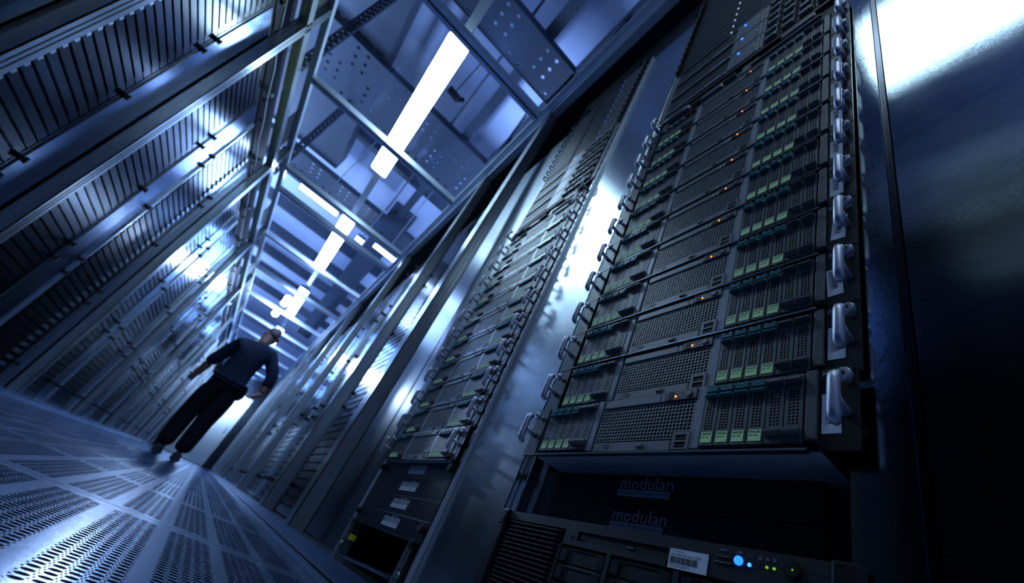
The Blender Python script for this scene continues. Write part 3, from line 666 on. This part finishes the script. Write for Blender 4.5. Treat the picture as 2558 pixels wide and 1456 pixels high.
us = MB(); us.box(-0.0024, -0.002, 0.1035, 0.1180, H4 - 0.0150, H4 - 0.0085, 'void'); us.box(-0.0036, -0.0024, 0.1045, 0.1170, H4 - 0.0112, H4 - 0.0104, 'print_dim'); us.box(-0.003, -0.002, 0.1025, 0.1190, H4 - 0.0162, H4 - 0.0152, 'bezel_light')
us.tube([(-0.0022, 0.1140, H4 - 0.0050), (-0.0022, 0.1075, H4 - 0.0050)], 0.0004, 'print_grey', 4); us.put('port', hp)
text_mb = MB(); text_to(text_mb, 'UID', 0.0985, H4 - 0.0058, 0.0050, 0.0022, 'print_grey', -0.0023); text_to(text_mb, 'INT', 0.0880, H4 - 0.0068, 0.0045, 0.0022, 'print_dim', -0.0023)
for yy in (0.0773, 0.0713, 0.0654): text_mb.box(-0.0023, -0.002, yy - 0.0016, yy + 0.0016, H4 - 0.0080, H4 - 0.0052, 'print_dim')
text_mb.put('printed_marks', hp)
MB().tube([(-0.002, 0.0961, H4 - 0.0118), (-0.0034, 0.0961, H4 - 0.0118), (-0.0040, 0.0961, H4 - 0.0118)], [0.0040, 0.0040, 0.0030], 'led_uid', 18).put('blue_button', hp)
MB().tube([(-0.002, 0.0862, H4 - 0.0136), (-0.0030, 0.0862, H4 - 0.0136)], 0.0016, 'led_blue', 10).put('small_light', hp)
MB().tube([(-0.002, 0.0773, H4 - 0.0134), (-0.0024, 0.0773, H4 - 0.0134)], 0.0012, 'dark', 10).put('small_light', hp)
for yy in (0.0713, 0.0654): MB().tube([(-0.002, yy, H4 - 0.0130), (-0.0028, yy, H4 - 0.0130)], 0.0011, 'led_green', 10).put('small_light', hp)
pw = MB(); pw.tube([(-0.002, 0.0502, H4 - 0.0118), (-0.0030, 0.0502, H4 - 0.0118)], 0.0070, 'ear', 24); pw.tube([(-0.003, 0.0502, H4 - 0.0118), (-0.0044, 0.0502, H4 - 0.0118)], 0.0052, 'dark', 24); pw.tube([(-0.0044, 0.0502, H4 - 0.0118), (-0.0047, 0.0502, H4 - 0.0118)], 0.0007, 'led_green', 8); pw.put('power_button', hp)

# ------------------------------------------------------------------ RACKS on the right
ZT = 2.272
def plate(mb, x, y0, y1, z0, z1, k, fold=0.012, d=0.02):
    # steel sheet facing -x with both edges folded back
    mb.box(x, x + 0.0015, y0, y1, z0, z1, k); mb.box(x, x + d, y0, y0 + 0.0015, z0, z1, k); mb.box(x, x + d, y1 - 0.0015, y1, z0, z1, k)
def fasteners(parent, x, ys, zs, sgn=-1):
    for y in ys:
        for z in zs:
            b = MB(); b.tube([(x, y, z), (x + sgn * 0.006, y, z)], 0.011, 'dark', 10); b.box(min(x, x + sgn * 0.016), max(x, x + sgn * 0.016), y - 0.003, y + 0.003, z - 0.012, z + 0.012, 'dark'); b.put('quarter_turn_screw', parent)
r1 = thing('server_rack', 'nearest rack frame on the right with numbered rail and wide steel side panels', 'rack')
mb = MB(); mb.box(0.412, 0.414, 0.1155, 0.150, 0.049, ZT, 'steel_wide'); mb.box(0.412, 0.60, 0.149, 0.150, 0.049, ZT, 'dark'); mb.put('numbered_rail', r1)
nm = MB()
for u in range(1, 49):
    zc = 0.049 + (u - 0.5) * U
    text_to(nm, str(u), 0.1335 - 0.014, zc + 0.0008, 0.0045 if u < 10 else 0.0085, 0.0058, 'steel_wide', 0.4112)
    text_to(nm, str(49 - u), 0.1335 - 0.008, zc - 0.0080, 0.0045 if 49 - u < 10 else 0.0085, 0.0058, 'steel_wide', 0.4112)
nm.put('embossed_numbers', r1)
mb = MB(); mb.box(0.4070, 0.412, 0.1035, 0.1160, 0.049, ZT, 'steel_wide'); mb.put('rail_cover', r1)
mb = MB(); mb.box(0.4060, 0.42, 0.0950, 0.0965, 0.049, ZT, 'groove'); mb.box(0.411, 0.42, 0.0965, 0.1030, 0.049, ZT, 'groove'); mb.put('gap_profile', r1)
mb = MB(); plate(mb, 0.402, -1.10, 0.0945, 0.049, ZT, 'steel_wide'); mb.put('side_panel', r1)
mb = MB(); mb.box(0.452, 0.456, 0.62, 0.662, 0.049, ZT, 'steel'); mb.box(0.440, 0.442, 0.650, 0.664, 0.049, ZT, 'steel'); mb.box(0.42, 0.44, 0.620, 0.6235, 0.049, ZT, 'steel'); mb.box(0.456, 0.9, 0.660, 0.664, 0.049, ZT, 'dark'); mb.put('far_rail', r1)
mb = MB(); mb.box(0.9, 0.91, 0.1, 0.664, 0.049, ZT, 'dark'); mb.box(0.405, 0.9, 0.09, 0.664, ZT, ZT + 0.02, 'dark'); mb.put('rack_body', r1)
# baffle between rack one and two
r2 = thing('server_rack', 'second rack on the right with reflective steel baffle in front of it', 'rack')
mb = MB(); plate(mb, 0.4285, 0.668, 0.879, 0.049, ZT, 'steel'); mb.put('steel_baffle', r2)
mb = MB(); mb.box(0.4180, 0.4285, 0.8795, 0.8835, 0.049, ZT, 'paint_grey'); mb.box(0.4245, 0.44, 0.8875, 0.905, 0.049, ZT, 'steel'); mb.box(0.44, 0.9, 0.8875, 0.8905, 0.049, ZT, 'dark'); mb.put('near_rail', r2)
sl = MB()
for u in range(6, 49): sl.box(0.4205, 0.4245, 0.8880, 0.8978, 0.049 + u * U + 0.004, 0.049 + u * U + 0.034, 'paint_grey')
sl.put('rail_slots', r2)
mb = MB(); mb.box(0.4215, 0.44, 1.3835, 1.404, 0.049, ZT, 'paint_grey'); mb.box(0.44, 0.9, 1.396, 1.400, 0.049, ZT, 'dark'); mb.put('far_rail', r2)
mb = MB(); mb.box(0.9, 0.91, 0.88, 1.4, 0.049, ZT, 'dark'); mb.box(0.43, 0.9, 0.88, 1.4, ZT, ZT + 0.02, 'dark'); mb.put('rack_body', r2)
# perforated telescopic slide brackets in the empty opening at the foot of rack two
for (yy, lab, yel) in ((0.918, 'near', False), (1.350, 'far', True)):
    br = MB(); br.box(0.4150, 0.4170, yy, yy + 0.020, 0.052, 0.125, 'alu'); br.box(0.4130, 0.45, yy + 0.019, yy + 0.021, 0.052, 0.145, 'alu')
    for z in (0.062, 0.080, 0.100, 0.116): br.box(0.4140, 0.4150, yy + 0.006, yy + 0.011, z, z + 0.009, 'void')
    br.tube([(0.415, yy - 0.006, 0.075), (0.409, yy - 0.006, 0.075)], 0.006, 'alu', 10)
    b_ = br.put('slide_bracket', r2)
    if yel: tag(MB().box(0.420, 0.434, 1.318, 1.336, 0.090, 0.104, 'yellow').put('yellow_clip', r2), 'yellow plastic clip')
# plain bay, then racks with zinc blanking plates
bay = thing('server_rack', 'plain closed bay behind the first right post, all dark steel sheet', 'rack')
mb = MB(); plate(mb, 0.430, 1.406, 1.62, 0.049, ZT, 'steel_dark'); mb.box(0.4285, 0.430, 1.60, 1.604, 0.049, ZT, 'steel_dark'); mb.put('steel_baffle', bay)
mb = MB(); plate(mb, 0.436, 1.622, 2.17, 0.049, ZT, 'steel_dark'); mb.put('steel_baffle', bay)
plate_cache = {}
def blank_rack(x, sgn, yc, half, label, group, style=0, zb=0.05, count=48, depth=0.5, strip_to=None):
    t = thing('server_rack', label, 'rack', (x, yc, zb), group)
    key = (sgn, round(half, 3), style)
    if key not in plate_cache:
        mb = MB(); a, b = (-0.0, 0.010)
        X = lambda u, v: (min(sgn * u, sgn * v), max(sgn * u, sgn * v))
        # sgn=-1: front looks towards -x (right side racks); sgn=+1: front looks towards +x (left side racks)
        f0, f1 = X(0.0, 0.004)
        mb.box(f0, f1, -half + 0.02, half - 0.02, 0.003, U - 0.003, 'steel_rib')
        e0, e1 = X(0.004, 0.007); mb.box(e0, e1, -half + 0.06, half - 0.06, 0.006, U - 0.012, 'steel_rib')
        if style == 1: e0, e1 = X(0.007, 0.020); mb.box(e0, e1, -half + 0.07, -half + 0.17, 0.010, 0.030, 'steel')
        if style == 2: e0, e1 = X(0.007, 0.016); mb.box(e0, e1, half - 0.16, half - 0.11, 0.010, 0.030, 'steel')
        plate_cache[key] = mb.mesh('blanking_plate')
    for i in range(count): put('blanking_plate', plate_cache[key], t, (0, 0, i * U))
    Ht = count * U
    X = lambda u, v: (min(sgn * u, sgn * v), max(sgn * u, sgn * v))
    mb = MB(); b0, b1 = X(-depth, -0.004); mb.box(b0, b1, -half, half, 0, Ht, 'dark'); mb.put('rack_body', t)
    for s_ in (-1, 1):
        mb = MB(); q0, q1 = X(-0.004, 0.006); mb.box(q0, q1, min(s_ * half, s_ * (half - 0.018)), max(s_ * half, s_ * (half - 0.018)), 0, Ht, 'steel_rib'); mb.put('mounting_rail', t)
    if strip_to:
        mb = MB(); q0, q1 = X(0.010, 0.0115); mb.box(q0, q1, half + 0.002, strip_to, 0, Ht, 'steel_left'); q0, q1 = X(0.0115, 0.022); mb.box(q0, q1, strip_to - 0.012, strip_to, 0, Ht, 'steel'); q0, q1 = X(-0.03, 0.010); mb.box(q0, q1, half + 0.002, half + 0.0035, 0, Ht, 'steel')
        mb.put('steel_baffle', t)
        for z in (0.14, 0.62, 0.72, 1.18, 1.62, 1.72, 2.2):
            for y in (half - 0.004, strip_to - 0.016):
                b = MB(); u0, u1 = X(0.006, 0.020); b.box(u0, u1, y - 0.010, y + 0.010, z - 0.008, z + 0.008, 'dark'); u0, u1 = X(0.020, 0.030); b.box(u0, u1, y - 0.004, y + 0.004, z - 0.014, z + 0.014, 'dark'); b.put('quarter_turn_screw', t)
    return t
RN = ['third rack on the right, zinc blanking plates lit between the first two posts', 'fourth rack on the right, blanking plates behind the second post']
for i in range(15):
    yc = 2.46 + 0.82 * i
    blank_rack(0.44, -1, yc, 0.285, RN[i] if i < 2 else '%s rack along the right side, far down the aisle, closed with zinc blanking plates' % NTH[i + 2], 'blanked racks on the right', style=(0, 1)[i % 2], strip_to=0.518)
LN = {-1: 'leftmost near rack beside the camera, almost lost in the dark', 0: 'rack left of the first left post in the dark corner', 1: 'left rack with a ladder of pale tabs, between the first two posts', 2: 'left rack whose plates catch the lamp, right after the second left post',
      3: 'left rack with a row of small pale dots, before the third post', 4: 'left rack just past the third left post'}
for i in range(-1, 17):
    yc = 0.285 + 0.82 * (i + 1)
    blank_rack(-1.135, 1, yc, 0.285, LN.get(i, '%s rack along the left side, far down the aisle, closed with zinc blanking plates' % NTH[i + 1]), 'blanked racks on the left', style={1: 1, 3: 2, 0: 1}.get(i, 0), zb=0.034, strip_to=0.518)

tag(MB().box(0.440, 0.446, -1.9, 1.45, 2.300, 2.62, 'dark').put('infill_panel'), 'black infill sheet above the two nearest racks on the right', 'panel')
for i, y in enumerate((0.25, 0.62, 1.0, 1.36)):
    b = MB(); b.box(0.424, 0.439, y, y + 0.012, 2.30, 2.42, 'steel_dark'); b.box(0.424, 0.439, y + 0.03, y + 0.042, 2.30, 2.42, 'steel_dark'); b.box(0.424, 0.439, y + 0.012, y + 0.03, 2.30, 2.305, 'steel_dark')
    tag(b.put('support_bracket'), 'dark double bracket under the right side rail, %s from the camera' % NTH[i], 'bracket', 'brackets above the right racks')
# dark infill above the rack tops with cable bundles lying on them
for (x0, x1, nm_) in ((-1.30, -1.29, 'left'), (0.62, 0.63, 'right')):
    tag(MB().box(x0, x1, 1.45 if x0 > 0 else -1.9, 15.2, 2.26, 2.74, 'dark').put('infill_panel'), 'black infill sheet closing the gap above the %s rack tops' % nm_, 'panel')
rc = random.Random(3)
CABL = [('dark', 'black'), ('beam', 'slate grey'), ('pcb', 'green'), ('yellow', 'yellow'), ('dark', 'black'), ('pipe', 'light grey')]
for j, (k, cn) in enumerate(CABL):
    for side_, xs, y0_ in (('left', -1.20, 1.2), ('right', 0.52, 2.2)):
        pts = []; y = y0_ + 0.2 * j
        while y < 10:
            pts.append((xs + (j - 2.5) * 0.030 + rc.uniform(-0.005, 0.005), y, 2.225 + 0.02 * (j % 3) + rc.uniform(0, 0.03))); y += 0.28
        tag(MB().tube(pts, rc.choice((0.006, 0.008)), k, 6).put('cable'), '%s cable running over the rack tops on the %s%s' % (cn, side_, ', upper one' if j == 4 else ''), 'cable', 'cables over the rack tops')
for i in range(9):
    y = 1.30 + 0.9 * i
    tag(MB().box(-1.28, -1.14, y, y + 0.03, 2.36, 2.40, 'pipe').put('cable_bracket'), 'grey bracket above the left rack tops, %s from the camera' % NTH[i], 'bracket', 'brackets above the left racks')

# ------------------------------------------------------------------ PERSON
PY = 5.9
def P2(u, v, y=PY):
    # point of the photograph turned into a point at depth y (used once, to read the pose off)
    d = Vector(((u - 1322.99) / 1073.835, (v - 837.68) / 1073.835, 1.0))
    w = right * d.x + down * d.y + fwd * d.z
    t_ = y / w.y
    return Vector((w.x * t_, y, 0.111 + w.z * t_))
def skin_body(name, verts, edges, radii, matk, parent, root=0, sub=2):
    me = bpy.data.meshes.new(name); me.from_pydata([tuple(v) for v in verts], edges, [])
    ob = bpy.data.objects.new(name, me); COL.objects.link(ob)
    bpy.context.view_layer.objects.active = ob
    md = ob.modifiers.new('skin', 'SKIN'); sv = me.skin_vertices[0].data
    for i, r_ in enumerate(radii):
        sv[i].radius = r_ if isinstance(r_, tuple) else (r_, r_)
        sv[i].use_root = (i == root)
    md.use_smooth_shade = True
    s2 = ob.modifiers.new('sub', 'SUBSURF'); s2.levels = sub; s2.render_levels = sub
    dg = bpy.context.evaluated_depsgraph_get(); dg.update()
    nm_ = bpy.data.meshes.new_from_object(ob.evaluated_get(dg))
    bpy.data.objects.remove(ob); nm_.name = name; nm_.materials.clear()
    nm_.materials.append(M[matk])
    for p in nm_.polygons: p.use_smooth = True
    return put(name, nm_, parent)
per = thing('person', 'person in navy work clothes seen from behind, reaching to the left racks', 'person', (0, 0, 0))
V = Vector
hipL, hipR = V((-0.36, 5.9, 0.86)), V((-0.17, 5.9, 0.86))
pel = V((-0.265, 5.9, 0.92)); waist = V((-0.265, 5.90, 1.05)); chest = V((-0.27, 5.92, 1.25)); upc = V((-0.275, 5.95, 1.38)); neckb = V((-0.27, 5.99, 1.47))
shL, shR = V((-0.44, 5.95, 1.36)), V((-0.10, 5.95, 1.42))
elL, elR = P2(528, 900, 6.02), P2(682, 940, 5.86)
wrL, wrR = P2(488, 936, 6.12), P2(652, 985, 5.84)
# trousers and legs (one surface)
knL, knR = V((-0.38, 5.93, 0.48)), V((-0.20, 5.90, 0.48)); anL, anR = V((-0.37, 5.88, 0.10)), V((-0.19, 5.85, 0.10))
skin_body('trousers', [pel, hipL, hipR, (hipL + knL) / 2 , (hipR + knR) / 2, knL, knR, (knL + anL) / 2, (knR + anR) / 2, anL, anR, V((-0.265, 5.9, 1.02))],
          [(0, 1), (0, 2), (1, 3), (3, 5), (5, 7), (7, 9), (2, 4), (4, 6), (6, 8), (8, 10), (0, 11)],
          [(0.16, 0.13), 0.118, 0.118, 0.112, 0.112, 0.096, 0.096, 0.092, 0.092, 0.084, 0.084, (0.165, 0.12)], 'trouser', per)
skin_body('body', [waist, chest, upc, shL, shR, elL, elR, elL.lerp(wrL, 0.15), elR.lerp(wrR, 0.7), V((-0.265, 5.9, 0.94)), neckb],
          [(9, 0), (0, 1), (1, 2), (2, 3), (2, 4), (3, 5), (4, 6), (5, 7), (6, 8), (2, 10)],
          [(0.17, 0.13), (0.195, 0.14), (0.17, 0.12), 0.088, 0.088, 0.068, 0.072, 0.060, 0.060, (0.18, 0.14), 0.066], 'cloth', per)
# collar
cl = MB(); n_ = 18
ring = [(neckb.x + 0.070 * math.cos(2 * math.pi * i / n_), neckb.y + 0.065 * math.sin(2 * math.pi * i / n_), neckb.z + 0.018 + 0.012 * math.sin(2 * math.pi * i / n_)) for i in range(n_ + 1)]
cl.tube(ring, 0.014, 'lime', 8); tag(cl.put('collar', per), 'lime green collar piping')
# neck, head
hd = V((-0.235, 6.06, 1.645))
skin_body('head', [neckb, V((-0.262, 6.01, 1.535)), V((-0.245, 6.045, 1.60)), V((-0.235, 6.055, 1.665)), V((-0.232, 6.05, 1.715)), V((-0.225, 6.15, 1.60)), V((-0.227, 6.165, 1.635))],
          [(0, 1), (1, 2), (2, 3), (3, 4), (2, 5), (3, 6)], [0.060, 0.058, (0.078, 0.086), (0.086, 0.098), (0.064, 0.074), 0.030, 0.018], 'skin', per)
skin_body('hair', [V((-0.240, 6.020, 1.615)), V((-0.236, 6.025, 1.670)), V((-0.232, 6.045, 1.735)), V((-0.229, 6.10, 1.738))],
          [(0, 1), (1, 2), (2, 3)], [(0.074, 0.056), (0.090, 0.078), (0.078, 0.069), (0.066, 0.034)], 'hair', per, sub=2)
for sx in (-1, 1):
    e = MB(); c = V((-0.235 + sx * 0.082, 6.06, 1.64)); e.tube([c + V((0, 0, -0.030)), c + V((sx * 0.006, -0.006, -0.008)), c + V((sx * 0.008, -0.010, 0.014)), c + V((0, 0, 0.030))], [0.007, 0.012, 0.014, 0.006], 'skin', 8); e.put('ear', per)
# forearms and hands
def hand(wr, dr_, palmn, parent, name):
    d = dr_.normalized(); n1 = palmn.normalized(); s1 = d.cross(n1).normalized()
    vs = [wr - d * 0.02, wr + d * 0.03, wr + d * 0.07]; ed = [(0, 1), (1, 2)]; rad = [0.028, (0.034, 0.022), (0.038, 0.018)]
    for k, (off, ln) in enumerate(((-0.030, 0.070), (-0.010, 0.082), (0.010, 0.076), (0.029, 0.058))):
        b0 = wr + d * 0.080 + s1 * off; b1 = b0 + d * ln * 0.42 + n1 * 0.006; b2 = b1 + d * ln * 0.30 + n1 * 0.016; b3 = b2 + d * ln * 0.16 + n1 * 0.020
        i0 = len(vs); vs += [b0, b1, b2, b3]; ed += [(2, i0), (i0, i0 + 1), (i0 + 1, i0 + 2), (i0 + 2, i0 + 3)]; rad += [0.0105, 0.0095, 0.0088, 0.0075]
    t0 = wr + d * 0.025 + s1 * -0.034; t1 = t0 + d * 0.030 + s1 * -0.020 + n1 * 0.012; t2 = t1 + d * 0.026 + n1 * 0.014
    i0 = len(vs); vs += [t0, t1, t2]; ed += [(1, i0), (i0, i0 + 1), (i0 + 1, i0 + 2)]; rad += [0.014, 0.0115, 0.009]
    skin_body(name, vs, ed, rad, 'skin', parent, sub=1)
skin_body('forearm', [elL.lerp(wrL, 0.1), (elL + wrL) / 2, wrL], [(0, 1), (1, 2)], [0.048, 0.042, 0.030], 'skin', per)
skin_body('forearm', [elR.lerp(wrR, 0.3), elR.lerp(wrR, 0.75), wrR], [(0, 1), (1, 2)], [0.048, 0.042, 0.030], 'skin', per)
hand(wrL, V((-0.25, 0.6, -0.35)), V((0.4, 0.2, 0.9)), per, 'hand'); hand(wrR, V((-0.45, 0.5, -0.55)), V((-0.8, 0.0, 0.4)), per, 'hand')
for a in (anL, anR):
    z_ = 0.0; s_ = MB(); n_ = 12; prof = [(-0.10, 0.032, 0.085), (-0.06, 0.042, 0.11), (0.0, 0.044, 0.115), (0.06, 0.047, 0.085), (0.12, 0.050, 0.060), (0.17, 0.042, 0.045), (0.195, 0.020, 0.030)]
    rings = []
    for (yy, w, h) in prof:
        rings.append([(a.x + w * math.cos(t), a.y + yy, max(0.0, h / 2 + (h / 2) * math.sin(t))) for t in [2 * math.pi * i / n_ for i in range(n_)]])
    for i in range(len(rings) - 1):
        for j in range(n_): s_.face([rings[i][j], rings[i][(j + 1) % n_], rings[i + 1][(j + 1) % n_], rings[i + 1][j]], 'shoe', True)
    s_.face(rings[0][::-1], 'shoe'); s_.face(rings[-1], 'shoe'); s_.put('shoe', per)
bag = MB(); bag.tube([(-0.105, 5.86, 0.97), (-0.100, 5.86, 0.94), (-0.095, 5.86, 0.84), (-0.100, 5.86, 0.79)], [0.030, 0.048, 0.050, 0.030], 'trouser', 12); tag(bag.put('tool_pouch', per), 'black pouch on the right hip')
ph = thing('handheld_device', 'small dark device held up in the left hand of the person', 'device', (wrL.x - 0.045, wrL.y + 0.13, wrL.z + 0.02))
MB().bbox(-0.006, 0.006, -0.035, 0.035, -0.07, 0.08, 'dark', 0.003).put('device_body', ph); MB().box(0.006, 0.007, -0.03, 0.03, -0.055, 0.065, 'print_dim').put('device_screen', ph)
